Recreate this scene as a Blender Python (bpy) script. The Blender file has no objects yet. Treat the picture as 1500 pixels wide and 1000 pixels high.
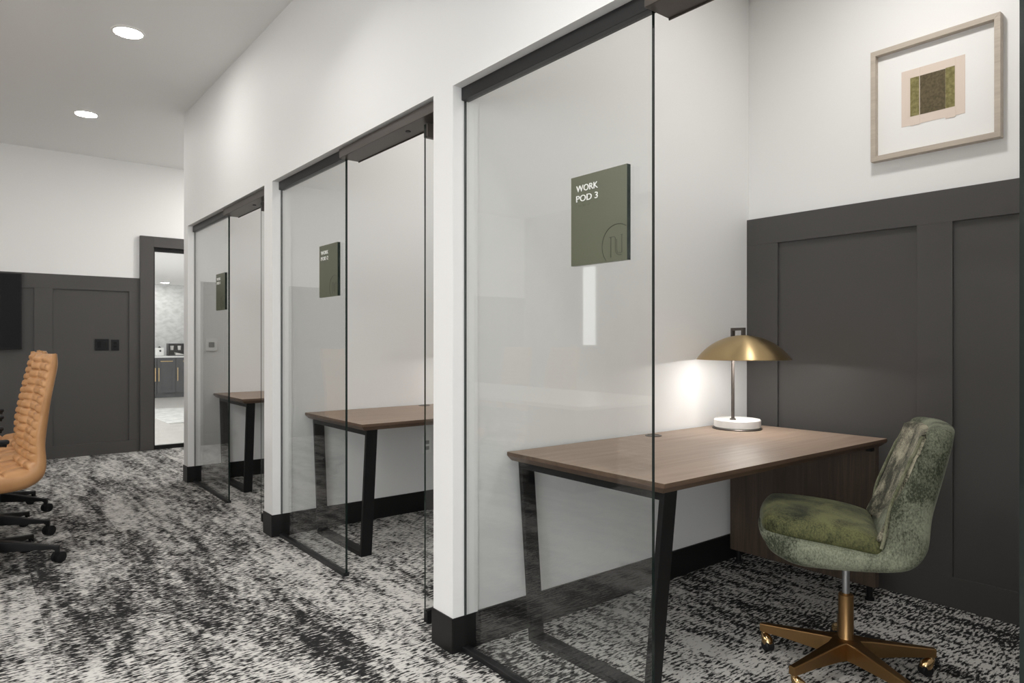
import bpy, bmesh, math, random
from mathutils import Vector, Matrix
random.seed(7)
C = bpy.context.scene.collection
PI = math.pi
R = math.radians

# ------------------------------------------------------------------ materials
def mat(name, col, rough=0.5, metal=0.0, spec=0.5, **kw):
    m = bpy.data.materials.new(name); m.use_nodes = True
    b = m.node_tree.nodes['Principled BSDF']
    b.inputs['Base Color'].default_value = (*col, 1)
    b.inputs['Roughness'].default_value = rough
    b.inputs['Metallic'].default_value = metal
    b.inputs['Specular IOR Level'].default_value = spec
    for k, v in kw.items():
        b.inputs[k.replace('_', ' ')].default_value = v
    return m

def N(m, kind, **props):
    n = m.node_tree.nodes.new(kind)
    for k, v in props.items(): setattr(n, k, v)
    return n

def L(m, a, b): m.node_tree.links.new(a, b)

def mathn(m, op, a, b=None):
    n = N(m, 'ShaderNodeMath', operation=op)
    for i, v in enumerate((a, b)):
        if v is None: continue
        if isinstance(v, (int, float)): n.inputs[i].default_value = v
        else: L(m, v, n.inputs[i])
    return n.outputs[0]

def noise(m, vec, scale, detail=2, rough=0.5, dist=0.0):
    n = N(m, 'ShaderNodeTexNoise')
    n.inputs['Scale'].default_value = scale; n.inputs['Detail'].default_value = detail
    n.inputs['Roughness'].default_value = rough; n.inputs['Distortion'].default_value = dist
    if vec is not None: L(m, vec, n.inputs['Vector'])
    return n.outputs['Fac']

def mapping(m, src, scale, loc=(0, 0, 0)):
    n = N(m, 'ShaderNodeMapping')
    n.inputs['Scale'].default_value = scale; n.inputs['Location'].default_value = loc
    L(m, src, n.inputs['Vector'])
    return n.outputs['Vector']

def ramp(m, fac, stops):
    n = N(m, 'ShaderNodeValToRGB')
    el = n.color_ramp.elements
    while len(el) < len(stops): el.new(0.5)
    for e, (p, c) in zip(el, stops):
        e.position = p; e.color = (*c, 1)
    L(m, fac, n.inputs['Fac'])
    return n.outputs['Color']

def bump(m, height, strength, dist=0.001):
    b = m.node_tree.nodes['Principled BSDF']
    n = N(m, 'ShaderNodeBump')
    n.inputs['Strength'].default_value = strength; n.inputs['Distance'].default_value = dist
    L(m, height, n.inputs['Height']); L(m, n.outputs['Normal'], b.inputs['Normal'])

def objco(m): return N(m, 'ShaderNodeTexCoord').outputs['Object']
def bsdf(m): return m.node_tree.nodes['Principled BSDF']

def painted(name, col, rough, grain=0.05):
    m = mat(name, col, rough, spec=0.35)
    h = noise(m, objco(m), 220, 2)
    bump(m, h, grain, 0.0006)
    return m

M = {}
M['wall'] = painted('white wall paint', (.83, .825, .815), .55)
M['ceiling'] = painted('ceiling paint', (.88, .875, .865), .8)
M['panel'] = painted('charcoal panel paint', (.074, .070, .067), .42)
M['base'] = mat('black vinyl base', (.011, .0105, .0105), .40, spec=.3)
M['black'] = mat('black powder coat', (.007, .007, .0075), .45, spec=.28)
M['rubber'] = mat('black rubber', (.010, .010, .011), .6, spec=.3)
M['bronze'] = mat('dark bronze metal', (.085, .072, .063), .40, metal=.5)
M['channel'] = mat('dark channel metal', (.018, .018, .019), .38, metal=.3)
M['steel'] = mat('brushed steel', (.55, .56, .58), .28, metal=1)
M['brass'] = mat('antique brass', (.36, .215, .095), .36, metal=1)
M['brass_polished'] = mat('polished brass', (.62, .42, .21), .2, metal=1)
M['handle_brass'] = mat('satin brass handle', (.85, .62, .30), .3, metal=.7)
M['plastic_white'] = mat('white plastic', (.90, .89, .87), .4)
M['plastic_grey'] = mat('grey plastic', (.28, .28, .27), .35)
M['marble'] = mat('white alabaster', (.88, .87, .85), .3)
M['letter'] = mat('white raised letters', (.85, .85, .82), .4)
M['screen'] = mat('black screen', (.006, .006, .007), .3, spec=.2)
M['mat_board'] = mat('white mat board', (.85, .845, .83), .9)
M['paper'] = mat('blush paper', (.72, .61, .53), .9)
M['counter'] = mat('white quartz', (.85, .85, .85), .25)
M['cabinet'] = mat('slate cabinet paint', (.075, .078, .085), .45)
M['cup'] = mat('paper cup', (.8, .78, .75), .6)
M['table_top'] = mat('pale laminate top', (.6, .58, .55), .3)
M['white_enamel'] = mat('white enamel inside', (.85, .83, .78), .5)

def emis(name, col, strength):
    m = bpy.data.materials.new(name); m.use_nodes = True
    b = bsdf(m)
    b.inputs['Base Color'].default_value = (0.8, 0.8, 0.8, 1)
    b.inputs['Emission Color'].default_value = (*col, 1)
    b.inputs['Emission Strength'].default_value = strength
    return m
M['lens'] = emis('downlight lens', (1, .985, .955), 115)
M['bulb'] = emis('lamp diffuser', (1, .97, .93), 90)
M['daylight'] = emis('daylit frosted glass', (.95, .98, 1), 3.0)

# carpet: short flecks across the room, long cloudy bands along it
m = mat('mottled grey carpet', (.3, .3, .3), .95, spec=.1); M['carpet'] = m
pos = N(m, 'ShaderNodeNewGeometry').outputs['Position']
fleck = noise(m, mapping(m, pos, (28, 96, 1)), 1, 2, .6)
mid = noise(m, mapping(m, pos, (17, 7, 1), (3, 8, 0)), 1, 2, .6)
band = noise(m, mapping(m, pos, (7.5, 1.0, 1), (13, 2, 0)), 1, 3, .62)
brick = N(m, 'ShaderNodeTexBrick', offset=.37)
brick.inputs['Color1'].default_value = (0, 0, 0, 1); brick.inputs['Color2'].default_value = (1, 1, 1, 1)
brick.inputs['Mortar'].default_value = (.5, .5, .5, 1); brick.inputs['Mortar Size'].default_value = 0
brick.inputs['Scale'].default_value = 1; brick.inputs['Brick Width'].default_value = 1.0; brick.inputs['Row Height'].default_value = .25
rot = N(m, 'ShaderNodeMapping'); rot.inputs['Rotation'].default_value = (0, 0, PI / 2); L(m, pos, rot.inputs['Vector']); L(m, rot.outputs['Vector'], brick.inputs['Vector'])
v = mathn(m, 'ADD', mathn(m, 'MULTIPLY', fleck, 1.25), mathn(m, 'MULTIPLY', mid, .46))
v = mathn(m, 'ADD', v, mathn(m, 'MULTIPLY', band, .62))
v = mathn(m, 'ADD', v, mathn(m, 'MULTIPLY', brick.outputs['Color'], .10))
v = mathn(m, 'SUBTRACT', v, .715)
col = ramp(m, v, [(.40, (.022, .0215, .022)), (.465, (.080, .077, .076)), (.51, (.30, .29, .278)), (.59, (.60, .582, .557))])
L(m, col, bsdf(m).inputs['Base Color'])
bump(m, noise(m, mapping(m, pos, (150, 260, 1)), 1, 2), .5, .003)

def wood(name, c0, c1, axis, rough, scale=1.0):
    m = mat(name, c0, rough, spec=.4)
    s = [26 * scale] * 3; s[axis] = 1.6 * scale
    o = objco(m)
    g = noise(m, mapping(m, o, s), 1, 4, .6, .6)
    f = [160 * scale] * 3; f[axis] = 5 * scale
    g2 = noise(m, mapping(m, o, f), 1, 2)
    v = mathn(m, 'ADD', mathn(m, 'MULTIPLY', g, .7), mathn(m, 'MULTIPLY', g2, .3))
    L(m, ramp(m, v, [(.35, c0), (.65, c1)]), bsdf(m).inputs['Base Color'])
    bump(m, g2, .08, .001)
    return m
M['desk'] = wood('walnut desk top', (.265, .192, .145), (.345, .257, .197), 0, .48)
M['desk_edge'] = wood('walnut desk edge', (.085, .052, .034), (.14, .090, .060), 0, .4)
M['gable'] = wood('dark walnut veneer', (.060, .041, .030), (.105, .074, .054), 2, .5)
M['frame_wood'] = wood('pale oak frame', (.42, .36, .30), (.54, .475, .40), 1, .55)
M['floor_wood'] = wood('pale plank floor', (.56, .535, .505), (.66, .635, .61), 0, .35, .35)
M['rug'] = mat('pale rug', (.6, .6, .58), .95)
m = M['rug']; L(m, ramp(m, noise(m, objco(m), 7, 4, .7), [(.4, (.58, .58, .57)), (.6, (.78, .77, .75))]), bsdf(m).inputs['Base Color'])

# brushed brass for the lamp shade
m = mat('brushed brass shade', (.52, .385, .205), .38, metal=1); M['shade'] = m
bsdf(m).inputs['Anisotropic'].default_value = .75; bsdf(m).inputs['Anisotropic Rotation'].default_value = .25
tan_n = N(m, 'ShaderNodeTangent', direction_type='RADIAL', axis='Z'); L(m, tan_n.outputs['Tangent'], bsdf(m).inputs['Tangent'])

# crushed velvet
def velvet(name, dark, light, seed, sheen=.25, patch=9, lo=.53):
    m = mat(name, dark, .75, spec=.2)
    b = bsdf(m); o = objco(m)
    b.inputs['Sheen Weight'].default_value = sheen; b.inputs['Sheen Roughness'].default_value = .35
    b.inputs['Sheen Tint'].default_value = (.72, .74, .60, 1)
    big = noise(m, mapping(m, o, (1, 1, .8), (seed, seed * 2, 0)), patch, 3, .6, .5)
    fine = noise(m, mapping(m, o, (190, 190, 120)), 1, 2, .7)
    v = mathn(m, 'ADD', mathn(m, 'MULTIPLY', big, .85), mathn(m, 'MULTIPLY', fine, .50))
    mid_ = tuple(a * .55 + c * .45 for a, c in zip(dark, light))
    L(m, ramp(m, v, [(lo, dark), (lo + .12, mid_), (.82, light)]), b.inputs['Base Color'])
    bump(m, fine, .5, .003)
    return m
M['velvet_seat'] = velvet('olive velvet seat', (.011, .013, .006), (.135, .138, .058), 3, .2, 8)
M['velvet_back'] = velvet('silvery olive velvet', (.022, .021, .012), (.42, .385, .285), 11, .2, 13, .59)
M['velvet_shell'] = velvet('sage velvet shell', (.038, .044, .027), (.27, .285, .205), 5, .2, 6)
M['velvet_welt'] = velvet('velvet welt', (.10, .105, .06), (.25, .25, .17), 8)

m = mat('tan leather', (.50, .25, .10), .40, spec=.45); M['leather'] = m
o = objco(m)
L(m, ramp(m, noise(m, o, 8, 3), [(.3, (.43, .215, .088)), (.7, (.53, .285, .128))]), bsdf(m).inputs['Base Color'])
bump(m, noise(m, o, 420, 2), .12, .001)

# grasscloth
m = mat('grasscloth', (.38, .36, .33), .9, spec=.1); M['grass'] = m
o = N(m, 'ShaderNodeNewGeometry').outputs['Position']
v = mathn(m, 'ADD', mathn(m, 'MULTIPLY', noise(m, mapping(m, o, (1, 2.2, 150)), 1, 3), .5), mathn(m, 'MULTIPLY', noise(m, mapping(m, o, (1, 5, 3)), 1, 3), .5))
L(m, ramp(m, v, [(.38, (.22, .205, .19)), (.62, (.50, .48, .45))]), bsdf(m).inputs['Base Color'])

# sign green
M['sign'] = mat('olive sign acrylic', (.100, .106, .068), .32, spec=.4)
M['sign_edge'] = mat('dark green acrylic edge', (.008, .016, .012), .2)
M['emblem'] = mat('olive engraved line', (.040, .042, .027), .4)
M['print_brown'] = mat('brown woven print', (.105, .083, .042), .9)
m = M['print_brown']; L(m, ramp(m, noise(m, objco(m), 90, 3), [(.35, (.080, .063, .032)), (.65, (.135, .108, .058))]), bsdf(m).inputs['Base Color'])
M['print_olive'] = mat('olive print', (.20, .175, .065), .9)
m = M['print_olive']; L(m, ramp(m, noise(m, objco(m), 60, 3), [(.35, (.16, .14, .05)), (.65, (.27, .24, .10))]), bsdf(m).inputs['Base Color'])

# chevron tile (kitchen backsplash)
m = mat('chevron marble tile', (.7, .7, .7), .25); M['tile'] = m
pos = N(m, 'ShaderNodeNewGeometry').outputs['Position']
sep = N(m, 'ShaderNodeSeparateXYZ'); L(m, pos, sep.inputs[0])
zig = mathn(m, 'PINGPONG', sep.outputs['X'], .16)
row = mathn(m, 'FRACT', mathn(m, 'DIVIDE', mathn(m, 'ADD', sep.outputs['Z'], mathn(m, 'MULTIPLY', zig, .6)), .085))
line = mathn(m, 'LESS_THAN', row, .10)
tone = noise(m, mapping(m, pos, (8, 1, 14)), 1, 3)
t2 = mathn(m, 'SUBTRACT', tone, mathn(m, 'MULTIPLY', line, .16))
L(m, ramp(m, t2, [(.25, (.55, .55, .545)), (.6, (.72, .72, .715))]), bsdf(m).inputs['Base Color'])

# clear glass: sees through straight, mirrors by Schlick on either side
m = bpy.data.materials.new('clear glass'); m.use_nodes = True; M['glass'] = m
nt = m.node_tree; nt.nodes.remove(nt.nodes['Principled BSDF'])
out = nt.nodes['Material Output']
geo = N(m, 'ShaderNodeNewGeometry')
dot = N(m, 'ShaderNodeVectorMath', operation='DOT_PRODUCT'); L(m, geo.outputs['Normal'], dot.inputs[0]); L(m, geo.outputs['Incoming'], dot.inputs[1])
fac = mathn(m, 'ADD', mathn(m, 'MULTIPLY', mathn(m, 'POWER', mathn(m, 'SUBTRACT', 1.0, mathn(m, 'ABSOLUTE', dot.outputs['Value'])), 5.0), .945), .055)
tr = N(m, 'ShaderNodeBsdfTransparent'); tr.inputs['Color'].default_value = (.984, .991, .987, 1)
gl = N(m, 'ShaderNodeBsdfGlossy'); gl.inputs['Roughness'].default_value = 0.0
mx = N(m, 'ShaderNodeMixShader'); L(m, fac, mx.inputs[0]); L(m, tr.outputs[0], mx.inputs[1]); L(m, gl.outputs[0], mx.inputs[2]); L(m, mx.outputs[0], out.inputs['Surface'])
M['glass_edge'] = mat('dark green glass edge', (.012, .020, .017), .12)

# ------------------------------------------------------------------ mesh helpers
class MB:
    def __init__(s): s.bm = bmesh.new(); s.mi = 0
    def _faces(s, fs):
        for f in fs: f.material_index = s.mi
    def box(s, x0, x1, y0, y1, z0, z1):
        v = [s.bm.verts.new(p) for p in ((x0, y0, z0), (x1, y0, z0), (x1, y1, z0), (x0, y1, z0), (x0, y0, z1), (x1, y0, z1), (x1, y1, z1), (x0, y1, z1))]
        s._faces([s.bm.faces.new([v[i] for i in q]) for q in ((3, 2, 1, 0), (4, 5, 6, 7), (0, 1, 5, 4), (1, 2, 6, 5), (2, 3, 7, 6), (3, 0, 4, 7))])
        return s
    def hexa(s, bot, top):
        v = [s.bm.verts.new(p) for p in list(bot) + list(top)]
        s._faces([s.bm.faces.new([v[i] for i in q]) for q in ((3, 2, 1, 0), (4, 5, 6, 7), (0, 1, 5, 4), (1, 2, 6, 5), (2, 3, 7, 6), (3, 0, 4, 7))])
        return s
    def rings(s, rings, cap=True, close=True):
        vs = [[s.bm.verts.new(p) for p in r] for r in rings]
        n = len(vs[0]); fs = []
        for a, b in zip(vs, vs[1:]):
            for i in range(n if close else n - 1):
                j = (i + 1) % n
                fs.append(s.bm.faces.new((a[i], a[j], b[j], b[i])))
        if cap:
            fs.append(s.bm.faces.new(list(reversed(vs[0])))); fs.append(s.bm.faces.new(vs[-1]))
        s._faces(fs); return s
    def lathe(s, prof, n=48, c=(0, 0), cap=True):
        return s.rings([[(c[0] + r * math.cos(2 * PI * i / n), c[1] + r * math.sin(2 * PI * i / n), z) for i in range(n)] for r, z in prof], cap)
    def tube(s, pts, r, n=10, cap=True):
        pts = [Vector(p) for p in pts]
        rs = r if isinstance(r, (list, tuple)) else [r] * len(pts)
        rings = []; up = None
        for i, p in enumerate(pts):
            t = (pts[min(i + 1, len(pts) - 1)] - pts[max(i - 1, 0)]).normalized()
            if up is None:
                up = Vector((0, 0, 1)) if abs(t.z) < .9 else Vector((1, 0, 0))
            a = t.cross(up).normalized(); b = a.cross(t).normalized(); up = b
            rings.append([tuple(p + a * rs[i] * math.cos(2 * PI * k / n) + b * rs[i] * math.sin(2 * PI * k / n)) for k in range(n)])
        return s.rings(rings, cap)
    def rbox(s, c, size, r, n=6, fn=None):
        hx, hy, hz = (d / 2 for d in size)
        def mp(p):
            q = [p[0] * hx, p[1] * hy, p[2] * hz]
            core = [max(-h + r, min(h - r, a)) for a, h in zip(q, (hx, hy, hz))]
            d = Vector([a - b for a, b in zip(q, core)])
            if d.length > 1e-9:
                m_ = max(abs(d.x), abs(d.y), abs(d.z)); d = d.normalized() * m_
            o = Vector(core) + d
            if fn: o = Vector(fn(o, hx, hy, hz))
            return (o.x + c[0], o.y + c[1], o.z + c[2])
        def steps(h):
            k = [-1 + (r / h) * (1 - math.cos(PI / 2 * i / n)) for i in range(n)]
            k += [-1 + r / h + (2 - 2 * r / h) * i / (2 * n) for i in range(2 * n + 1)]
            k += [-a for a in reversed(k[:n])]
            return k
        sx, sy, sz = steps(hx), steps(hy), steps(hz)
        cache = {}
        def vert(p):
            key = tuple(round(a, 6) for a in p)
            if key not in cache: cache[key] = s.bm.verts.new(mp(p))
            return cache[key]
        fs = []
        def face(A, B, f, flip):
            for i in range(len(A) - 1):
                for j in range(len(B) - 1):
                    q = [vert(f(A[i], B[j])), vert(f(A[i + 1], B[j])), vert(f(A[i + 1], B[j + 1])), vert(f(A[i], B[j + 1]))]
                    if flip: q.reverse()
                    fs.append(s.bm.faces.new(q))
        face(sx, sy, lambda a, b: (a, b, 1), False); face(sx, sy, lambda a, b: (a, b, -1), True)
        face(sx, sz, lambda a, b: (a, -1, b), False); face(sx, sz, lambda a, b: (a, 1, b), True)
        face(sy, sz, lambda a, b: (1, a, b), False); face(sy, sz, lambda a, b: (-1, a, b), True)
        s._faces(fs); return s
    def build(s, name, mats, parent=None, bevel=0, smooth=False, angle=35, seg=2):
        if not isinstance(mats, (list, tuple)): mats = [mats]
        bmesh.ops.recalc_face_normals(s.bm, faces=s.bm.faces[:])
        me = bpy.data.meshes.new(name); s.bm.to_mesh(me); s.bm.free()
        for k in mats: me.materials.append(M[k])
        if smooth:
            for p in me.polygons: p.use_smooth = True
            me.set_sharp_from_angle(angle=R(angle))
        o = bpy.data.objects.new(name, me); C.objects.link(o)
        if parent is not None: o.parent = parent
        if bevel:
            b = o.modifiers.new('Bevel', 'BEVEL'); b.width = bevel; b.segments = seg; b.limit_method = 'ANGLE'; b.angle_limit = R(40)
        return o

def thing(name, label, cat, loc=(0, 0, 0), rz=0, group=None):
    o = bpy.data.objects.new(name, None); C.objects.link(o)
    o.location = loc; o.rotation_euler = (0, 0, rz); o.empty_display_size = .1
    o['label'] = label; o['category'] = cat
    if group: o['group'] = group
    return o
def tag(o, label, cat, group=None, kind=None):
    o['label'] = label; o['category'] = cat
    if group: o['group'] = group
    if kind: o['kind'] = kind
    return o
def struct(o): o['kind'] = 'structure'; return o
def dup(root, loc, rz=None, label=None):
    r = root.copy(); C.objects.link(r); r.location = loc
    if rz is not None: r.rotation_euler = (0, 0, rz)
    if label: r['label'] = label
    for ch in list(root.children):
        c = ch.copy(); C.objects.link(c); c.parent = r
        for g in list(ch.children):
            d = g.copy(); C.objects.link(d); d.parent = c
    return r

# ------------------------------------------------------------------ plan
FX0, FX1 = 1.475, 1.595            # pod front wall
HEAD = 2.218                       # underside of the header
CEIL = 3.21
FARY = 8.49
BACKX = 3.54
COLS = [(.19, .335), (2.215, 2.357), (4.235, 4.385), (6.33, 6.465)]   # piers between pods (Y ranges)

# ------------------------------------------------------------------ shell
struct(MB().box(-4.1, 3.75, -6.2, FARY + .02, -.1, 0).build('floor', 'carpet'))
struct(MB().box(-4.1, 3.75, -6.2, FARY + .2, CEIL, CEIL + .1).build('ceiling', 'ceiling'))
struct(MB().box(-4.15, -4.0, -6.2, FARY + .02, 0, CEIL).build('wall_left', 'grass'))
struct(MB().box(-4.15, 3.75, -6.35, -6.2, 0, CEIL).build('wall_rear', 'wall'))
# far wall with the door opening
DX0, DX1, DZ = 1.62, 2.52, 2.28
w = MB(); y0, y1 = 8.512, 8.64
w.box(-4.1, DX0, y0, y1, 0, CEIL); w.box(DX1, 3.75, y0, y1, 0, CEIL); w.box(DX0, DX1, y0, y1, DZ, CEIL)
struct(w.build('wall_far', 'wall'))
struct(MB().box(3.66, 3.75, 6.465, 8.512, 0, CEIL).build('wall_corridor', 'wall'))
# pod front wall: header and piers in one skin
w = MB()
w.box(FX0, FX1, -6.2, COLS[0][1], 0, CEIL)
struct(w.build('wall_front', 'wall'))
for lo, hi in COLS[1:]: struct(MB().box(FX0, FX1, lo, hi, 0, HEAD).build('wall_front', 'wall'))
struct(MB().box(FX0, FX1, COLS[0][1], COLS[3][1], HEAD, CEIL).build('wall_front', 'wall'))
# partitions between the pods
for i, (lo, hi) in enumerate(COLS):
    a, b = lo + .010, hi - (.010 if i < 3 else 0)
    struct(MB().box(FX1, BACKX, a, b, 0, CEIL).build('wall_partition', 'wall'))
struct(MB().box(BACKX, 3.66, -6.2, 6.465, 0, CEIL).build('wall_back', 'wall'))

# black base: round each pier, along each partition
BH = .139
for i, (lo, hi) in enumerate(COLS):
    t = .007
    b = MB()
    x0, x1 = FX0 - t, FX1 + .002
    l2, h2 = lo - t * .6, hi + t * .6
    if i == 0: b.box(x0, FX0, -6.2, h2, 0, BH); b.box(x0, x1, hi, h2, 0, BH)
    else:
        b.box(x0, FX0, l2, h2, 0, BH)
        b.box(FX0, x1, l2, lo, 0, BH); b.box(FX0, x1, hi, h2, 0, BH)
    struct(b.build('baseboard_front', 'base', bevel=.0015))
    if i > 0: struct(MB().box(x1, BACKX - .026, lo - .002, lo + .010, 0, BH).build('baseboard_partition', 'base', bevel=.002))
    if i < 3: struct(MB().box(x1, BACKX - .026, hi - .010, hi + .002, 0, BH).build('baseboard_partition', 'base', bevel=.002))

# wainscot at the back of each pod (rails and stiles over a field)
def wainscot_x(ylo, yhi):
    xf, xr = 3.534, 3.519
    m_ = MB()
    m_.box(xf, BACKX + .002, ylo, yhi, 0, 1.922)
    m_.box(xr, xf, ylo, yhi, 1.771, 1.922); m_.box(xr, xf, ylo, yhi, 0, .141)
    ys = yhi - .191
    m_.box(xr, xf, ys, yhi, .141, 1.771)
    while True:
        a = ys - .713
        if a - .15 <= ylo + .06:
            m_.box(xr, xf, ylo, a, .141, 1.771); break
        m_.box(xr, xf, a - .15, a, .141, 1.771); ys = a - .15
    return struct(m_.build('trim_wainscot', 'panel', bevel=.0012))
for i in range(3):
    wainscot_x(COLS[i][1] - .010, COLS[i + 1][0] + .010)

# wainscot on the far wall
m_ = MB(); yf, yr = 8.505, 8.490
def far_panel(x0, x1):
    m_.box(x0, x1, yf, 8.514, 0, 1.922)
    m_.box(x0, x1, yr, yf, 1.771, 1.922); m_.box(x0, x1, yr, yf, 0, .130)
far_panel(-3.99, 1.49)
xs = 1.49; first = True
x = 1.378; m_.box(x, 1.49, yr, yf, .130, 1.771)
while x > -3.7:
    a = x - .701; m_.box(max(a - .157, -3.99), a, yr, yf, .130, 1.771); x = a - .157
struct(m_.build('trim_far', 'panel', bevel=.0012))
m_ = MB()
m_.box(1.483, DX0, 8.468, 8.514, 0, 2.398); m_.box(DX1, DX1 + .137, 8.468, 8.514, 0, 2.398); m_.box(DX0, DX1, 8.468, 8.514, DZ, 2.398)
struct(m_.build('trim_door', 'panel', bevel=.002))
# glazed door leaf to the pantry
d = struct(MB().box(DX0, DX0 + .016, 8.50, 8.55, 0, DZ).box(DX1 - .016, DX1, 8.50, 8.55, 0, DZ).box(DX0 + .016, DX1 - .016, 8.50, 8.55, DZ - .045, DZ).box(DX0 + .016, DX1 - .016, 8.50, 8.55, 0.0, .045).build('door_1', 'black'))
o = MB().box(DX0 + .016, DX1 - .016, 8.522, 8.530, .045, DZ - .045).build('pane', 'glass', d)

# ------------------------------------------------------------------ pantry beyond the door
struct(MB().box(-.5, 6.2, FARY + .02, 17.0, -.1, 0).build('floor_pantry', 'floor_wood'))
struct(MB().box(-.5, 6.2, 8.64, 17.0, 2.5, 2.6).build('ceiling_pantry', 'ceiling'))
struct(MB().box(-.5, 6.2, 16.86, 17.0, 0, 2.6).build('wall_pantry', 'tile'))
struct(MB().box(-.65, -.5, 8.64, 17.0, 0, 2.6).box(6.2, 6.35, 8.64, 17.0, 0, 2.6).build('wall_sides', 'wall'))
cx = [2.61, 3.157, 3.530, 4.05]
clabels = ['slate blue base cabinet at the left edge of the pantry doorway view', 'slate blue base cabinet with brass drawer pull below the small white dispenser', 'slate blue base cabinet under the black coffee organiser']
for k in range(3):
    a, b = cx[k], cx[k + 1]
    t = thing('base_cabinet', clabels[k], 'cabinet', ((a + b) / 2, 16.2, 0), 0, 'pantry base cabinets')
    hw = (b - a) / 2
    c = MB(); c.box(-hw + .001, hw - .001, .022, .655, .10, .868); c.box(-hw + .001, hw - .001, .07, .655, 0, .10); c.build('body', 'cabinet', t)
    def shaker(name, x0, x1, z0, z1):
        f = MB(); s_ = .06 if z1 - z0 > .3 else .03
        f.box(x0, x1, .012, .021, z0, z1)
        f.box(x0, x1, 0, .012, z1 - s_, z1); f.box(x0, x1, 0, .012, z0, z0 + s_); f.box(x0, x0 + s_, 0, .012, z0 + s_, z1 - s_); f.box(x1 - s_, x1, 0, .012, z0 + s_, z1 - s_)
        return f.build(name, 'cabinet', t)
    def pull(par, p0, p1):
        h = MB(); h.tube([(p0[0], -.035, p0[1]), (p1[0], -.035, p1[1])], .009, 10)
        for p in (p0, p1): h.tube([(p[0] * .9 + (p0[0] + p1[0]) * .05, 0, p[1] * .9 + (p0[1] + p1[1]) * .05), (p[0] * .9 + (p0[0] + p1[0]) * .05, -.035, p[1] * .9 + (p0[1] + p1[1]) * .05)], .006, 8)
        h.build('handle', 'handle_brass', par, smooth=True)
    dr = shaker('drawer', -hw + .012, hw - .012, .70, .86); pull(dr, (-.12, .79), (.12, .79))
    dd = shaker('door', -hw + .012, hw - .012, .11, .69); hx = (hw - .035) if k == 0 else (-hw + .035)
    pull(dd, (hx, .36), (hx, .65))
tag(MB().box(1.6, 5.2, 16.17, 16.858, .868, .905).build('countertop', 'counter', bevel=.003), 'long white stone countertop over the slate cabinets in the pantry', 'countertop')
t = thing('coffee_dispenser', 'small white box dispenser with black dot on the pantry counter', 'dispenser', (3.268, 16.5, .905))
MB().rbox((0, 0, .0875), (.16, .16, .175), .02, 3).build('body', 'plastic_white', t, smooth=True)
MB().tube([(0, -.083, .11), (0, -.078, .11)], .022, 16).build('button', 'black', t)
MB().lathe([(.03, .175), (.03, .19), (.014, .195), (.014, .21)], 16).build('lid', 'rubber', t)
t = thing('coffee_organiser', 'black coffee organiser box with open shelves on the pantry counter', 'organiser', (3.70, 16.5, .905))
q = MB(); q.box(-.27, .27, .10, .115, 0, .27)
for xx in (-.27, .255): q.box(xx, xx + .015, -.10, .10, 0, .27)
for zz in (0, .11, .255): q.box(-.255, .255, -.10, .10, zz, zz + .015)
q.build('case', 'black', t)
for k, xx in enumerate((-.19, -.04, .12)):
    tag(MB().lathe([(.028, 0), (.037, .095), (.034, .095), (.026, .006)], 20).build('paper_cup', 'cup', smooth=True), ['white paper cup in the black organiser, nearest the white dispenser', 'white paper cup in the middle of the black coffee organiser', 'white paper cup at the far side of the organiser, by the door frame'][k], 'cup', 'paper cups in the coffee organiser').location = (3.70 + xx, 16.46, 1.031)
nk = MB(); nk.hexa([(-.09, -.05, 0), (.10, -.05, 0), (.10, .05, 0), (-.09, .05, 0)], [(-.10, -.03, .055), (.05, -.05, .02), (.06, .05, .02), (-.10, .06, .06)])
o = tag(nk.build('napkin_stack', 'cup'), 'crumpled white napkins on the lower shelf of the black organiser', 'napkins'); o.location = (3.67, 16.46, .921)
tag(MB().box(2.315, 4.4, 11.03, 13.5, 0, .012).build('rug', 'rug', bevel=.003), 'pale patterned rug on the light pantry floor', 'rug')

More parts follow.
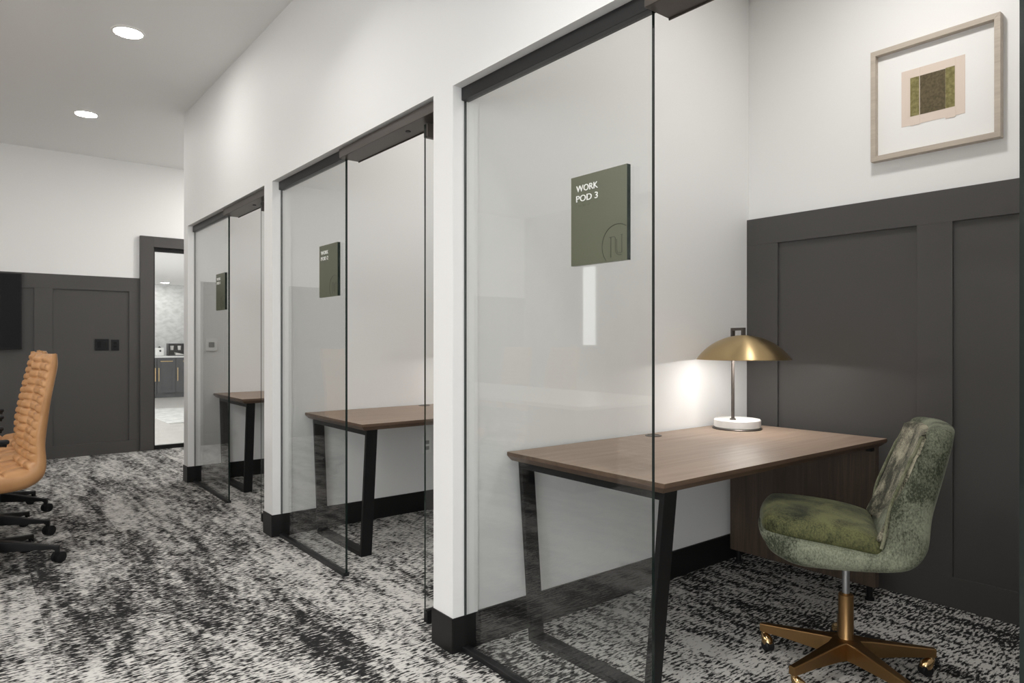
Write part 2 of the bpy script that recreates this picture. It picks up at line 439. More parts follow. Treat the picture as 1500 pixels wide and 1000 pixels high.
# ------------------------------------------------------------------ pod glazing
GX0, GX1 = 1.526, 1.538
free = [1.268, 3.295, 5.335]
pivot = [.388, 2.515, 4.62]
num = ['3', '2', '1']
for i in range(3):
    lo = free[i]; hi = COLS[i + 1][0]
    t = thing('glass_divider', f'fixed clear glass panel holding the WORK POD {num[i]} sign', 'glass partition', (1.532, hi, 0), 0, 'fixed glass fronts of the work pods')
    p = MB(); x0, x1 = GX0 - 1.532, GX1 - 1.532
    ya, yb = lo - hi, -.003
    p.box(x0, x1, ya, yb, .018, 2.172)
    pane = p.build('pane', ['glass', 'glass_edge'], t)
    for f in pane.data.polygons:
        f.material_index = 0 if abs(f.normal.x) > .9 else 1
    MB().box(-.016, .016, ya, -.001, 0, .020).build('bottom_channel', 'channel', t, bevel=.002)
    MB().box(-.018, .018, ya + .004, -.001, 2.168, HEAD).build('top_channel', 'channel', t, bevel=.002)
    # header rail over the doorway
    plo, phi = COLS[i][1], lo - .002
    t = thing('door_header', f'dark bronze door header rail over the doorway of work pod {num[i]}', 'door header', (1.54, plo, 2.163), 0, 'header rails over the pod doorways')
    MB().box(-.05, .058, .001, phi - plo, 0, .046).build('rail', 'bronze', t, bevel=.002)
    MB().box(.058, .062, .001, phi - plo, -.004, .044).build('cover', 'bronze', t)
    MB().lathe([(.012, -.003), (.012, 0)], 16, (0, (pivot[i] - plo) + .16)).build('bolt_socket', 'black', t)
    # open door leaf
    t = bpy.data.objects.new(f'door_{i + 2}', None); C.objects.link(t); t.location = (1.535, pivot[i], 0); t['kind'] = 'structure'
    p = MB(); p.box(0, .90, 0, .012, .05, 2.155)
    pane = p.build('pane', ['glass', 'glass_edge'], t)
    for f in pane.data.polygons:
        f.material_index = 0 if abs(f.normal.y) > .9 else 1
    MB().box(0.002, .17, -.009, .021, .008, .062).build('bottom_patch', 'black', t, bevel=.003)
    MB().box(0.002, .17, -.009, .021, 2.10, 2.158).build('top_patch', 'bronze', t, bevel=.003)
    h = MB()
    for yy in (-.045, .057): h.tube([(.82, yy, .85), (.82, yy, 1.25)], .011, 12)
    for zz in (.90, 1.20): h.tube([(.82, -.045, zz), (.82, .057, zz)], .007, 10)
    h.build('handle', 'steel', t, smooth=True)

# ------------------------------------------------------------------ signs
def text_mesh(txt, width, height, depth):
    cu = bpy.data.curves.new('t', 'FONT'); cu.body = txt; cu.size = 1; cu.extrude = 0; cu.resolution_u = 4
    ob = bpy.data.objects.new('t', cu); C.objects.link(ob)
    dg = bpy.context.evaluated_depsgraph_get()
    me = bpy.data.meshes.new_from_object(ob.evaluated_get(dg))
    bpy.data.objects.remove(ob)
    xs = [v.co.x for v in me.vertices]; ys = [v.co.y for v in me.vertices]
    bm = bmesh.new(); bm.from_mesh(me)
    r = bmesh.ops.extrude_face_region(bm, geom=bm.faces[:])
    for e in r['geom']:
        if isinstance(e, bmesh.types.BMVert): e.co.z += 1
    for v in bm.verts:
        v.co = Vector(((v.co.x - min(xs)) / (max(xs) - min(xs)) * width, (v.co.y - min(ys)) / (max(ys) - min(ys)) * height, v.co.z * depth))
    bm.to_mesh(me); bm.free(); return me
SW, SH = .237, .282
def sign(i, yl, label):
    # local: u runs right across the plate from its left edge, w up, face at x=-.008
    t = thing('wall_sign', label, 'sign', (GX0, yl, 1.461), 0, 'olive work pod signs')
    P = MB(); P.box(-.016, -.0005, -SW, 0, 0, SH)
    plate = P.build('plate', ['sign', 'sign_edge'], t)
    for f in plate.data.polygons: f.material_index = 1 if abs(f.normal.y) > .9 else 0
    face = -.016
    def place(me, u, wz, name, m):
        for v in me.vertices:
            x, y, z = v.co; v.co = (face - z, -(u + x), wz + y)
        me.materials.clear(); me.materials.append(M[m])
        o = bpy.data.objects.new(name, me); C.objects.link(o); o.parent = t
        bm = bmesh.new(); bm.from_mesh(me); bmesh.ops.recalc_face_normals(bm, faces=bm.faces[:]); bm.to_mesh(me); bm.free()
    place(text_mesh('WORK', .094, .0200, .0022), .025, .232, 'lettering', 'letter')
    place(text_mesh('POD ' + num[i], .094 if i < 2 else .088, .0200, .0022), .025, .2005, 'lettering', 'letter')
    # braille
    b = MB()
    for k in range(9):
        for dz in (0, .0035):
            if (k * 7 + int(dz * 1000)) % 3: b.rbox((face - .0003, -(.028 + k * .0068), .186 + dz), (.0012, .002, .002), .0005, 2)
    b.build('braille', 'sign', t)
    # ringed emblem
    e = MB(); cu, cw, rr = SW - .038, .047, .063
    pts = [(cu + rr * math.cos(a), cw + rr * math.sin(a)) for a in [R(k * 3) for k in range(0, 121)]]
    pts = [p for p in pts if p[0] < SW - .002 and p[1] > .002]
    def stroke(ps, r=.0011): e.tube([(face + .0002, -u, w_) for u, w_ in ps], r, 6)
    stroke(pts, .0014)
    stroke([(SW - .0645, .072), (SW - .0645, .012)], .0016)
    stroke([(SW - .072, .073), (SW - .050, .073), (SW - .0465, .068)])
    for off in (0, .0055):
        a0 = SW - .0465 + off
        stroke([(a0, .070 - off), (a0, .033), (a0 + .003, .024), (a0 + .009, .0185 + off * .9), (a0 + .0175, .0175 + off * 1.1), (SW - .021, .0175 + off * 1.1)])
    stroke([(SW - .0205, .076), (SW - .0205, .024)], .0013)
    stroke([(SW - .0245, .076), (SW - .0165, .076)])
    e.build('emblem', 'emblem', t)
sign(0, 1.585, 'olive green sign reading WORK POD 3 on the nearest glass panel')
sign(1, 3.592, 'olive green sign reading WORK POD 2 on the middle glass panel')
sign(2, 5.600, 'olive green sign reading WORK POD 1 on the farthest glass panel')

# ------------------------------------------------------------------ desks
def make_desk():
    t = thing('desk', 'walnut desk with black steel leg frame in work pod 3, under the brass lamp', 'desk', (1.738, 1.393, 0), 0, 'walnut desks of the work pods')
    LX, LY, Z0, Zm, Z1 = 1.634, .815, .726, .748, .764
    d_ = MB(); ins = .024
    d_.mi = 0; d_.box(0, LX, 0, LY, Zm, Z1)
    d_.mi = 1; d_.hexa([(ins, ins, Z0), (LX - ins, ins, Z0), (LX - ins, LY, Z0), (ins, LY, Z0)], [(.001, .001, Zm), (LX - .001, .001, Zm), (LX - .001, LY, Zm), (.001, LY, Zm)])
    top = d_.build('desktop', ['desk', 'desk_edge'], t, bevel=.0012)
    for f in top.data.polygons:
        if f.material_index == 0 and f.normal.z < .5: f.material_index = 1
    # bent flat-bar leg frame
    x0, x1, th = .045, .112, .022
    yt0, yt1, yb0, yb1, zt = .035, .797, .107, .730, Z0 - .001
    l_ = MB()
    def bar(p, q, n_):   # p,q outer edge points (y,z); n_ inward offset
        a = [(x0, p[0], p[1]), (x1, p[0], p[1]), (x1, p[0] + n_[0], p[1] + n_[1]), (x0, p[0] + n_[0], p[1] + n_[1])]
        b = [(x0, q[0], q[1]), (x1, q[0], q[1]), (x1, q[0] + n_[0], q[1] + n_[1]), (x0, q[0] + n_[0], q[1] + n_[1])]
        l_.hexa(a, b)
    bar((yb0, 0), (yt0, zt), (th, 0)); bar((yb1 - th, 0), (yt1 - th, zt), (th, 0))
    l_.box(x0, x1, yb0 + th - .003, yb1 - th + .003, 0, .024)
    l_.box(x0, x1, yt0 + th - .003, yt1 - th + .003, zt - .03, zt)
    l_.build('leg_frame', 'black', t, bevel=.002)
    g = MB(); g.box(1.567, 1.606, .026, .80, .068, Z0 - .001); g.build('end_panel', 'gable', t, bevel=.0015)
    for yy in (.06, .76): MB().lathe([(.021, 0), (.021, .012), (.014, .016), (.014, .068)], 20, (1.587, yy)).build('foot', 'black', t)
    MB().box(1.535, 1.567, .03, .055, Z0 - .018, Z0 - .001).build('bracket', 'black', t)
    gr = MB(); gc = (.849, .748)
    gr.lathe([(.040, Z1), (.040, Z1 + .003), (.030, Z1 + .004), (.029, Z1 + .0005)], 40, gc, cap=False); gr.lathe([(.029, Z1 + .0004), (.029, Z1 + .0012)], 32, gc)
    gr.box(gc[0] - .012, gc[0] + .012, gc[1] - .03, gc[1] - .01, Z1 + .001, Z1 + .0035)
    gr.build('grommet', 'bronze', t, smooth=True)
    return t
desk = make_desk()
dup(desk, (1.685, 3.424, 0), None, 'walnut desk with black steel leg frame seen behind the WORK POD 2 sign panel')
dup(desk, (1.685, 5.519, 0), None, 'walnut desk with black steel leg frame in work pod 1, farthest along the row')

# ------------------------------------------------------------------ table lamp
def make_lamp():
    z = .764
    bx, by = 3.146, 2.045
    t = thing('table_lamp', 'brass dome table lamp on round white base, on the work pod 3 desk', 'lamp', (bx, by, z), 0, 'brass desk lamps of the work pods')
    MB().lathe([(.124, 0), (.126, .004), (.122, .0075), (.10, .0075)], 96).build('base_plate', 'bronze', t, smooth=True)
    MB().lathe([(.113, .0075), (.118, .012), (.118, .046), (.114, .051), (.05, .052)], 96).build('base', 'marble', t, smooth=True)
    sx, sy = -.058, -.012                       # stem
    hx, hy = -.092, -.095                       # shade centre
    st = MB(); st.tube([(sx, sy, .05), (sx, sy, .490)], .0085, 20); st.lathe([(.016, .051), (.016, .056), (.010, .060)], 24, (sx, sy)); st.build('stem', 'bronze', t, smooth=True)
    rim, zr, zt = .229, .366, .488
    h = zt - zr; RR = (rim * rim + h * h) / (2 * h); zc = zt - RR
    a1 = math.asin(rim / RR)
    prof = [(max(RR * math.sin(a1 * k / 40), .0005), zc + RR * math.cos(a1 * k / 40)) for k in range(40, -1, -1)]
    inner = [(max((RR - .003) * math.sin(a1 * k / 40), .0004), zc + (RR - .003) * math.cos(a1 * k / 40)) for k in range(0, 41)]
    s_ = MB(); s_.lathe(prof, 96, (hx, hy), cap=False)
    shade = s_.build('lamp_shade', 'shade', t, smooth=True, angle=60)
    s_ = MB(); s_.lathe([(r, z_) for r, z_ in inner] , 96, (hx, hy), cap=False)
    MB_in = s_.build('lining', 'white_enamel', shade, smooth=True, angle=60)
    s_ = MB(); s_.lathe([(rim + .0005, zr - .001), (rim + .0015, zr + .0015), (rim - .002, zr + .002), (rim - .0035, zr - .001)], 96, (hx, hy), cap=False); s_.build('rim', 'shade', shade, smooth=True)
    # flat handle that carries the shade from the stem
    hb = MB()
    v = Vector((hx - sx, hy - sy, 0)); ln = v.length; v.normalize(); nn = Vector((-v.y, v.x, 0))
    def hbar(a, b, z0, z1, wd=.008):
        p = [Vector((sx, sy, 0)) + v * a - nn * wd, Vector((sx, sy, 0)) + v * b - nn * wd, Vector((sx, sy, 0)) + v * b + nn * wd, Vector((sx, sy, 0)) + v * a + nn * wd]
        hb.hexa([(q.x, q.y, z0) for q in p], [(q.x, q.y, z1) for q in p])
    hbar(-.009, .009, .470, .526); hbar(.009, ln - .009, .512, .526); hbar(ln - .009, ln + .009, .484, .526)
    hb.build('handle', 'bronze', t, bevel=.0015)
    lt = MB(); lt.lathe([(.052, zr + .022), (.052, zr + .026)], 32, (hx, hy)); lt.lathe([(.056, zr + .026), (.056, zr + .050)], 32, (hx, hy))
    df = lt.build('diffuser', ['bulb', 'bronze'], t)
    for f in df.data.polygons: f.material_index = 0 if f.normal.z < -.5 and f.center.z < zr + .023 or (abs(f.normal.z) < .5 and f.center.z < zr + .0255) else 1
    return t
lamp = make_lamp()
dup(lamp, (3.09, 4.076, .764), None, 'brass dome table lamp on the work pod 2 desk, behind the pillar')
dup(lamp, (3.09, 6.171, .764), None, 'brass dome table lamp on the work pod 1 desk, behind the pillar')

# ------------------------------------------------------------------ green chair
def catmull(P, n):
    out = []
    for i in range(len(P) - 1):
        p0, p1, p2, p3 = P[max(i - 1, 0)], P[i], P[i + 1], P[min(i + 2, len(P) - 1)]
        for k in range(n):
            u = k / n
            out.append(tuple(.5 * ((2 * b) + (-a + c) * u + (2 * a - 5 * b + 4 * c - d_) * u * u + (-a + 3 * b - 3 * c + d_) * u ** 3) for a, b, c, d_ in zip(p0, p1, p2, p3)))
    out.append(P[-1]); return out
def resample(P, n):
    d = [0]
    for a, b in zip(P, P[1:]): d.append(d[-1] + math.dist(a, b))
    out = []; j = 0
    for k in range(n + 1):
        s_ = d[-1] * k / n
        while j < len(d) - 2 and d[j + 1] < s_: j += 1
        u = (s_ - d[j]) / max(d[j + 1] - d[j], 1e-9)
        out.append(tuple(a + (b - a) * u for a, b in zip(P[j], P[j + 1])))
    return out
def caster(par, x, y, ang, h, r, m_body, m_wheel, hooded):
    c = MB(); ca, sa = math.cos(ang), math.sin(ang)
    if hooded:
        c.tube([(x, y, h), (x, y, h - .012)], [.010, .012], 14)
        hp = []
        c.tube([(x - .004 * ca, y - .004 * sa, h - .010), (x + .006 * ca, y + .006 * sa, h - .018), (x + .020 * ca, y + .020 * sa, h - .030), (x + .028 * ca, y + .028 * sa, h - .044)], [.011, .017, .0225, .017], 16)
        o = c.build('caster', m_body, par, smooth=True, angle=60)
        return o
    c.tube([(x, y, h), (x, y, r * 1.2)], .008, 12)
    for s_ in (-1, 1):
        px, py = x + ca * .014 - sa * s_ * .014, y + sa * .014 + ca * s_ * .014
        c.tube([(px - sa * -.011, py + ca * -.011, r), (px - sa * -.009, py + ca * -.009, r), (px - sa * .009, py + ca * .009, r), (px - sa * .011, py + ca * .011, r)], [r * .85, r, r, r * .85], 24)
    return c.build('caster', m_body, par, smooth=True, angle=40)

def green_chair():
    th = R(118)
    t = thing('office_chair', 'olive green velvet office chair on antique brass swivel base', 'chair', (2.53, 1.19, 0), th)
    # local: x forward, y left, z up
    Fc = [(.296, .535), (.285, .553), (.20, .542), (.10, .530), (0, .520), (-.068, .514), (-.096, .524), (-.108, .552), (-.140, .652), (-.190, .766), (-.234, .898), (-.243, .922)]
    Bc = [(.290, .505), (.262, .468), (.18, .440), (.08, .437), (-.02, .441), (-.12, .450), (-.185, .470), (-.224, .520), (-.250, .610), (-.283, .740), (-.312, .865), (-.320, .914)]
    Fp, Bp = catmull(Fc, 6), catmull(Bc, 6)
    W = .246
    def deform(x, y, z):
        k = 1.0
        if z > .52: k = 1 - .15 * ((z - .52) / .41) ** 1.5
        if x > .12: k *= 1 - .16 * ((x - .12) / .17) ** 2
        yy = y * k
        xx = x
        u = max(0.0, min(1.0, (z - .53) / .16)); u = u * u * (3 - 2 * u)
        xx += (.045 * (yy / W) ** 2 - .012) * u
        zz = z - (.020 * (yy / W) ** 4 if z > .85 else 0)
        if x > .1: xx -= .030 * (yy / W) ** 2 * (x - .1) / .19
        return (xx, yy, zz)
    def section(f, b, shift, inset):
        n_ = Vector((f[0] - b[0], f[1] - b[1])); T = n_.length; n_.normalize()
        mid_ = ((f[0] + b[0]) / 2 + shift[0], (f[1] + b[1]) / 2 + shift[1])
        hT, hW = T / 2 - inset, W - inset
        r = max(.004, min(.034, T * .42) - inset)
        ring = []
        for cx_, cy_, a0 in ((1, 1, 0), (-1, 1, 90), (-1, -1, 180), (1, -1, 270)):
            ox, oy = cx_ * (hT - r), cy_ * (hW - r)
            for k in range(7):
                a = R(a0 + 90 * k / 6)
                # first axis: thickness, second: width
                ring.append((ox + r * math.cos(a), oy + r * math.sin(a)))
            nx_ = ((-1, 1), (-1, -1), (1, -1), (1, 1))[(0, 1, 2, 3)[((1, 1), (-1, 1), (-1, -1), (1, -1)).index((cx_, cy_))]]
            ex, ey = nx_[0] * (hT - r), nx_[1] * (hW - r)
            last = ring[-1]
            a = R(a0 + 90)
            nxt = (ex + r * math.cos(a), ey + r * math.sin(a))
            m__ = 3 if abs(nxt[0] - last[0]) > abs(nxt[1] - last[1]) else 12
            for k in range(1, m__): ring.append((last[0] + (nxt[0] - last[0]) * k / m__, last[1] + (nxt[1] - last[1]) * k / m__))
        return [deform(mid_[0] + n_.x * p, q, mid_[1] + n_.y * p) for p, q in ring]
    def tang(i0, i1):
        a = Vector(((Fp[i0][0] + Bp[i0][0]) / 2, (Fp[i0][1] + Bp[i0][1]) / 2)); b = Vector(((Fp[i1][0] + Bp[i1][0]) / 2, (Fp[i1][1] + Bp[i1][1]) / 2))
        return (b - a).normalized()
    rings = []
    t0 = tang(3, 0); t1 = tang(-4, -1)
    for k in range(6, 0, -1):
        a = PI / 2 * k / 6; rings.append(section(Fp[0], Bp[0], tuple(t0 * .012 * math.sin(a)), .012 * (1 - math.cos(a))))
    rings += [section(f, b, (0, 0), 0) for f, b in zip(Fp, Bp)]
    for k in range(1, 7):
        a = PI / 2 * k / 6; rings.append(section(Fp[-1], Bp[-1], tuple(t1 * .022 * math.sin(a)), .030 * (1 - math.cos(a))))
    MB().rings(rings).build('shell', 'velvet_shell', t, smooth=True, angle=70)
    # seat cushion
    def cush(o_, hx, hy, hz):
        x, y, z = o_
        if z > 0: z += .020 * (1 - (x / hx) ** 4) * (1 - (y / hy) ** 4)
        z += -.020 * (0 if x > 0 else (x / hx) ** 2) + .012 * (x / hx)
        if x > 0: y *= 1 - .15 * (x / hx) ** 3; x -= .028 * (y / hy) ** 2 * (x / hx)
        return (x, y, z)
    MB().rbox((.098, 0, .553), (.400, .470, .064), .030, 5, cush).build('seat_cushion', 'velvet_seat', t, smooth=True, angle=60)
    # inner back pad
    def pad(o_, hx, hy, hz):
        x, y, z = o_
        u = max(0.0, min(1.0, (z + hz) / (2 * hz)))
        y *= 1 - .13 * u ** 1.5
        zz = .548 + u * .376
        fx = -.128 - .128 * u - .010 * math.sin(PI * u)
        zz -= .02 * (y / hy) ** 4 * u
        return (fx + x + .045 * (y / .246) ** 2 + (.010 * (1 - (y / hy) ** 4) * math.sin(PI * u) if x > 0 else 0), y, zz)
    MB().rbox((0, 0, 0), (.034, .458, .36), .016, 5, pad).build('back_pad', 'velvet_back', t, smooth=True, angle=60)
    # welt along the front edge of the wings
    for s_ in (-1, 1):
        pts = []
        for k in range(15):
            u = k / 14; z_ = .53 + .385 * u
            x_ = -.098 - .140 * u
            pts.append(deform(x_ + .004, s_ * (W - .016), z_))
        MB().tube(pts, .0055, 8).build('welt', 'velvet_welt', t, smooth=True)
    # post and base
    MB().lathe([(.0130, .27), (.0130, .442), (.04, .443)], 28).build('gas_lift', 'steel', t, smooth=True)
    MB().lathe([(.075, .425), (.085, .4405), (.03, .4415)], 28).build('seat_plate', 'black', t, smooth=True)
    cl = MB(); cl.lathe([(.024, .289), (.0262, .286), (.0262, .12), (.031, .110), (.034, .060)], 36); cl.lathe([(.016, .288), (.016, .293)], 24)
    cl.build('column', 'brass', t, smooth=True)
    for k in range(5):
        wa = R(101 - 72 * k) - th
        ca, sa = math.cos(wa), math.sin(wa)
        a = MB(); rg = []
        for r_, hw, zt, zb in ((.012, .040, .128, .062), (.045, .030, .127, .062), (.075, .0225, .123, .062), (.20, .0165, .110, .068), (.300, .0125, .100, .068), (.315, .0120, .099, .069)):
            rg.append([(r_ * ca - y * sa, r_ * sa + y * ca, z_) for y, z_ in ((-hw, zb), (hw, zb), (hw, zt - .003), (hw - .003, zt), (-hw + .003, zt), (-hw, zt - .003))])
        leg = a.rings(rg).build('base_arm', 'brass', t, bevel=.0015)
        can = wa + R((150, 35, 190, 20, 100)[k])
        hood = caster(leg, .302 * ca, .302 * sa, can, .069, .024, 'brass_polished', 'rubber', True)
        wx, wy = .302 * ca + .022 * math.cos(can), .302 * sa + .022 * math.sin(can)
        nx, ny = -math.sin(can), math.cos(can)
        w_ = MB(); w_.tube([(wx - nx * .018, wy - ny * .018, .022), (wx - nx * .014, wy - ny * .014, .022), (wx + nx * .014, wy + ny * .014, .022), (wx + nx * .018, wy + ny * .018, .022)], [.017, .022, .022, .017], 20)
        w_.build('caster_wheel', 'rubber', leg, smooth=True)
    return t
green_chair()

# ------------------------------------------------------------------ tan conference chairs
def tan_chair():
    t = thing('conference_chair', 'tan quilted leather office chair nearest the camera, at the left edge', 'chair', (.09, 4.60, 0), PI, 'tan quilted chairs at the conference table')
    # (forward, up): front skin and back skin, seat front to top of back
    F = [(.255, .475), (.245, .508), (.18, .520), (.08, .520), (-.04, .519), (-.105, .528), (-.143, .56), (-.160, .62), (-.172, .70), (-.188, .80), (-.207, .90), (-.228, 1.00), (-.247, 1.09), (-.256, 1.145)]
    B = [(.250, .462), (.23, .452), (.16, .445), (.06, .438), (-.06, .440), (-.135, .455), (-.190, .495), (-.216, .56), (-.228, .66), (-.241, .78), (-.256, .90), (-.274, 1.00), (-.290, 1.09), (-.289, 1.150)]
    rows_seat, rows_back = 4, 14
    NV = 200
    Fp = resample(catmull(F, 12), NV); Bp = resample(catmull(B, 12), NV)
    NU = 36; W = .245
    rings = []
    for v_ in range(NV + 1):
        f, b = Fp[v_], Bp[v_]
        a0, a1 = Fp[max(v_ - 1, 0)], Fp[min(v_ + 1, NV)]
        tx, tz = a1[0] - a0[0], a1[1] - a0[1]; l_ = math.hypot(tx, tz)
        nx, nz = tz / l_, -tx / l_           # outward from the front skin
        if nx * (f[0] - b[0]) + nz * (f[1] - b[1]) < 0: nx, nz = -nx, -nz
        q_ = v_ / NV; k = q_ / .40 * rows_seat if q_ < .40 else rows_seat + (q_ - .40) / .60 * rows_back; fr = k - math.floor(k)
        bulv = 1 - abs(2 * fr - 1) ** 4.0
        ww = W * (1 - .12 * max(0, (f[1] - .9) / .25) ** 2) if f[1] > .9 else W
        endt = min(v_, NV - v_) / 4.0
        up_ = max(0.0, min(1.0, (f[1] - .53) / .22)); up_ = up_ * up_ * (3 - 2 * up_)
        ring = []
        for u in range(NU + 1):
            y = -1 + 2 * u / NU
            cu = (u / NU) * 3; fu = cu - math.floor(cu)
            bulu = 1 - abs(2 * fu - 1) ** 3.6
            hgt = .019 * bulu * bulv * (1 if endt > 1 else endt)
            edge = abs(y) ** 6 * -.012
            ring.append((f[0] + nx * (hgt + edge) + .028 * y * y * up_, y * ww, f[1] + nz * (hgt + edge) + .008 * y * y * (1 - up_)))
        dsh = .028 * up_
        for q, e in ((.25, .010), (.5, .013), (.8, .010)):
            ring.append((f[0] + (b[0] - f[0]) * q + dsh, ww + e, f[1] + (b[1] - f[1]) * q + .007))
        for u in range(9):
            y = 1 - 2 * u / 8
            ring.append((b[0] + dsh * y * y, y * ww * .97, b[1]))
        for q, e in ((.8, .010), (.5, .013), (.25, .010)):
            ring.append((f[0] + (b[0] - f[0]) * q + dsh, -(ww + e), f[1] + (b[1] - f[1]) * q + .007))
        rings.append(ring)
    MB().rings(rings).build('upholstery', 'leather', t, smooth=True, angle=75)
    for s_ in (-1, 1):
        a = MB(); y = s_ * .285
        pts = catmull([(-.03, y, .690), (.0, y, .694), (.10, y, .696), (.22, y, .675), (.255, y, .62), (.245, y, .54), (.20, y, .455), (.10, s_ * .20, .425)], 6)
        a.tube(pts, .011, 10)
        arm = a.build('arm', 'black', t, smooth=True)
        MB().rbox((.105, y, .707), (.29, .045, .022), .009, 3).build('arm_pad', 'rubber', arm, smooth=True)
    MB().lathe([(.030, .09), (.030, .26), (.019, .262), (.019, .39), (.07, .40), (.11, .436), (.02, .437)], 28).build('column', 'black', t, smooth=True)
    for k in range(5):
        wa = R(-26 + 72 * k) - PI
        ca, sa = math.cos(wa), math.sin(wa)
        a = MB(); rg = []
        for r_, hw, zt, zb in ((.0, .036, .150, .085), (.05, .026, .146, .086), (.29, .013, .100, .078), (.32, .012, .096, .055)):
            rg.append([(r_ * ca - y * sa, r_ * sa + y * ca, z_) for y, z_ in ((-hw, zb), (hw, zb), (hw, zt - .004), (hw - .004, zt), (-hw + .004, zt), (-hw, zt - .004))])
        leg = a.rings(rg).build('base_arm', 'black', t, bevel=.0015)
        caster(leg, .305 * ca, .305 * sa, wa + R(60 + 70 * k), .075, .030, 'rubber', 'rubber', False)
    return t
tc = tan_chair(); tc.rotation_euler = (0, 0, R(186))
dup(tc, (.10, 5.28, 0), R(184), 'tan quilted leather office chair just behind the nearest tan one')
dup(tc, (.155, 6.03, 0), R(178), 'tan quilted leather office chair farthest along, mostly hidden, black casters showing')
dup(tc, (-1.95, 5.64, 0), R(2), 'tan quilted leather office chair across the table, reflected in the glass')
dup(tc, (-1.95, 6.45, 0), R(-3), 'tan quilted leather office chair across the table, by the dark far wall')
t = thing('conference_table', 'long pale conference table between the two rows of tan chairs', 'table', (-.95, 5.4, 0))
MB().rbox((0, 0, .735), (1.15, 3.8, .03), .008, 3).build('table_top', 'table_top', t)
for yy in (-1.2, 1.2): MB().box(-.25, .25, yy - .3, yy + .3, 0, .72).build('pedestal', 'black', t, bevel=.005)

# ------------------------------------------------------------------ picture
t = thing('picture_frame', 'pale wood framed abstract print in olive and brown, white mat', 'picture', (BACKX, 1.252, 2.11))
hw, hh, fw = .272, .543, .033
f_ = MB()
def strip(p, q, pi_, qi):   # mitred strip, outer p->q, inner pi_->qi (y,z)
    x0, x1 = -.043, -.001
    f_.hexa([(x0, p[0], p[1]), (x0, q[0], q[1]), (x0, qi[0], qi[1]), (x0, pi_[0], pi_[1])], [(x1, p[0], p[1]), (x1, q[0], q[1]), (x1, qi[0], qi[1]), (x1, pi_[0], pi_[1])])
O = [(-hw, 0), (hw, 0), (hw, hh), (-hw, hh)]; I = [(-hw + fw * .7, fw * .75), (hw - fw * .7, fw * .75), (hw - fw * .7, hh - fw * .75), (-hw + fw * .7, hh - fw * .75)]
for k in range(4): strip(O[k], O[(k + 1) % 4], I[k], I[(k + 1) % 4])
f_.build('frame', 'frame_wood', t, bevel=.001)
MB().box(-.012, -.002, -hw + .015, hw - .015, .015, hh - .015).build('mat_board', 'mat_board', t)
art = MB().box(-.0135, -.012, -.129, .140, .146, .412).build('paper', 'paper', t)
MB().box(-.0150, -.0135, .058, .100, .143, .409).build('paper_strip', 'paper', art)
MB().box(-.0150, -.0135, -.091, -.050, .139, .411).build('paper_strip', 'paper', art)
MB().box(-.0156, -.0150, .0605, .100, .187, .371).build('side_band', 'print_olive', art)
MB().box(-.0156, -.0150, -.0885, -.0505, .187, .373).build('side_band', 'print_olive', art)
MB().box(-.0145, -.0134, -.053, .063, .187, .371).build('print', 'print_brown', art)

# ------------------------------------------------------------------ wall things
t = thing('television', 'black flat television on the dark panelled far wall', 'television', (-.26, 8.49, 1.14))
MB().box(-.675, .675, -.045, -.002, 0, .765).build('bezel', 'black', t, bevel=.003)
MB().box(-.663, .663, -.0475, -.045, .018, .753).build('screen', 'screen', t)
t = thing('wall_plate', 'wide black double wall plate on the dark far wall panel', 'wall plate', (1.121, 8.505, 1.125))
MB().box(-.066, .066, -.009, 0, 0, .122).build('plate', 'rubber', t, bevel=.002)
MB().box(-.046, -.012, -.0105, -.009, .028, .094).build('socket', 'screen', t)
MB().box(.012, .046, -.0125, -.009, .028, .094).build('switch', 'black', t, bevel=.001)
t = thing('wall_outlet', 'narrow black wall outlet right of the double plate', 'outlet', (1.246, 8.505, 1.123))
MB().box(-.038, .038, -.009, 0, 0, .118).build('plate', 'rubber', t, bevel=.002)
for zz in (.03, .068): MB().box(-.016, .016, -.0115, -.009, zz, zz + .026).build('socket', 'screen', t, bevel=.003)
t = thing('thermostat', 'square white control panel with grey screen inside work pod 1', 'thermostat', (1.668, 6.340, 1.138))
MB().box(-.048, .048, -.014, 0, 0, .106).build('plate', 'plastic_white', t, bevel=.003)
MB().box(-.024, .024, -.0155, -.014, .030, .076).build('screen', 'plastic_grey', t)
t = thing('wall_outlet', 'white wall outlet low under the work pod 2 desk', 'outlet', (2.600, 4.245, .41))
MB().box(-.036, .036, -.007, 0, 0, .115).build('plate', 'plastic_white', t, bevel=.002)
for zz in (.024, .066): MB().box(-.015, .015, -.009, -.007, zz, zz + .026).build('socket', 'plastic_grey', t, bevel=.003)
# slot window on the left wall (seen mirrored in the glass)
t = struct(MB().box(-4.0, -3.985, 6.87, 6.89, 1.15, 2.33).box(-4.0, -3.985, 7.15, 7.17, 1.15, 2.33).box(-4.0, -3.985, 6.89, 7.15, 1.15, 1.17).box(-4.0, -3.985, 6.89, 7.15, 2.31, 2.33).build('added_window_1', 'plastic_white'))
MB().box(-4.0, -3.995, 6.89, 7.15, 1.17, 2.31).build('pane', 'daylight', t)

# ------------------------------------------------------------------ downlights and added fill lamps
def downlight(x, y, z, label):
    t = thing('ceiling_downlight', label, 'ceiling light', (x, y, z), 0, 'recessed downlights')
    MB().lathe([(.098, -.0005), (.098, -.003), (.083, -.006), (.082, -.001)], 48, cap=False).build('trim_ring', 'plastic_white', t, smooth=True)
    MB().lathe([(.081, -.004), (.081, -.0015)], 48).build('lens', 'lens', t)
    return t
downlight(.80, 4.96, CEIL, 'larger lit recessed downlight in the ceiling, nearer the camera')
downlight(.80, 6.97, CEIL, 'smaller lit recessed downlight in the ceiling, nearer the far wall')
t = downlight(3.33, 16.25, 2.5, 'lit recessed downlight in the pantry ceiling beyond the doorway')

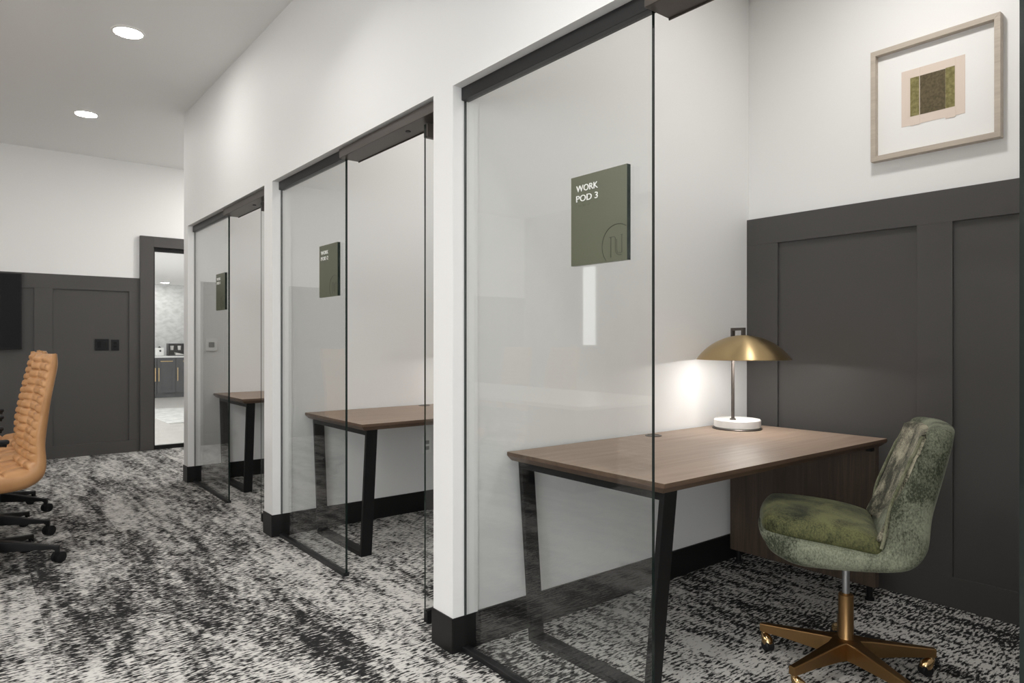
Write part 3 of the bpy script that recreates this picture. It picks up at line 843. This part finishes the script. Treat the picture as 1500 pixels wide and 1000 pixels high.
def lamp_area(x, y, z, watts, size=.17, col=(1, .98, .95), spread=PI):
    l_ = bpy.data.lights.new('downlight', 'AREA'); l_.shape = 'DISK'; l_.size = size; l_.energy = watts; l_.color = col; l_.spread = spread
    o = bpy.data.objects.new('downlight', l_); C.objects.link(o); o.location = (x, y, z); return o  # one name for unseen downlights and the added fill lamps
for y, w_ in ((2.95, 4), (.94, 10), (-1.07, 4)): lamp_area(.80, y, CEIL - .004, w_, spread=R(115))
for x, y, w_ in ((-1.9, 3.65, 28), (-1.0, 2.85, 6), (-1.9, 1.6, 15), (-1.9, -1.1, 18), (-3.6, 5.2, 68), (-3.3, 2.2, 34), (-.4, -1.9, 10)): lamp_area(x, y, CEIL - .004, w_, .3)  # fill lamps added out of view to brighten the room, no known downlights
lamp_area(2.8, 7.5, CEIL - .004, 32)
for y in (1.25, 3.28, 5.34): lamp_area(2.75, y, CEIL - .004, 13)
for x in (1.5, 3.4, 5.0):
    for y in (9.8, 12.0): lamp_area(x, y, 2.49, 8, .25)
# added fill light: unseen glowing panes framed as windows, left wall and pantry side
def window(n, wall_x, y0, y1, z0, z1, strength):
    w_ = MB(); f = .05; x0, x1 = wall_x, wall_x + .03
    w_.box(x0, x1, y0 - f, y0, z0 - f, z1 + f); w_.box(x0, x1, y1, y1 + f, z0 - f, z1 + f); w_.box(x0, x1, y0, y1, z0 - f, z0); w_.box(x0, x1, y0, y1, z1, z1 + f)
    w_.box(x0, x1, (y0 + y1) / 2 - f / 2, (y0 + y1) / 2 + f / 2, z0, z1)
    t = struct(w_.build(f'added_window_{n}', 'plastic_white'))
    M['fill_pane'] = emis('fill light pane', (.95, .98, 1), strength)
    MB().box(x0, x0 + .01, y0, y1, z0, z1).build('pane', 'fill_pane', t)
window(2, -4.0, -5.8, -.3, .35, 2.7, 5.2)  # added behind the camera to throw fill light into the pods
window(3, -.5, 9.6, 15.0, .5, 2.2, 3.6)  # added out of view to brighten the pantry and its ceiling

# ------------------------------------------------------------------ world, camera, view
sc = bpy.context.scene
wd = bpy.data.worlds.new('World'); sc.world = wd; wd.use_nodes = True
wd.node_tree.nodes['Background'].inputs['Color'].default_value = (.02, .02, .02, 1)
cam = bpy.data.cameras.new('Camera'); cam.sensor_width = 36; cam.lens = 995 / 1500 * 36; cam.clip_start = .05
co = bpy.data.objects.new('Camera', cam); C.objects.link(co)
co.location = (0, 0, 1.22); co.rotation_euler = (PI / 2, 0, -math.atan2(.62431, .78117))
sc.camera = co
sc.view_settings.view_transform = 'Standard'; sc.view_settings.look = 'None'
sc.view_settings.gamma = 1; sc.view_settings.use_curve_mapping = False
sc.view_settings.exposure = 0.0
sc.cycles.max_bounces = 10; sc.cycles.diffuse_bounces = 5; sc.cycles.glossy_bounces = 5; sc.cycles.transparent_max_bounces = 24
sc.cycles.sample_clamp_indirect = 6
sc.cycles.use_denoising = True
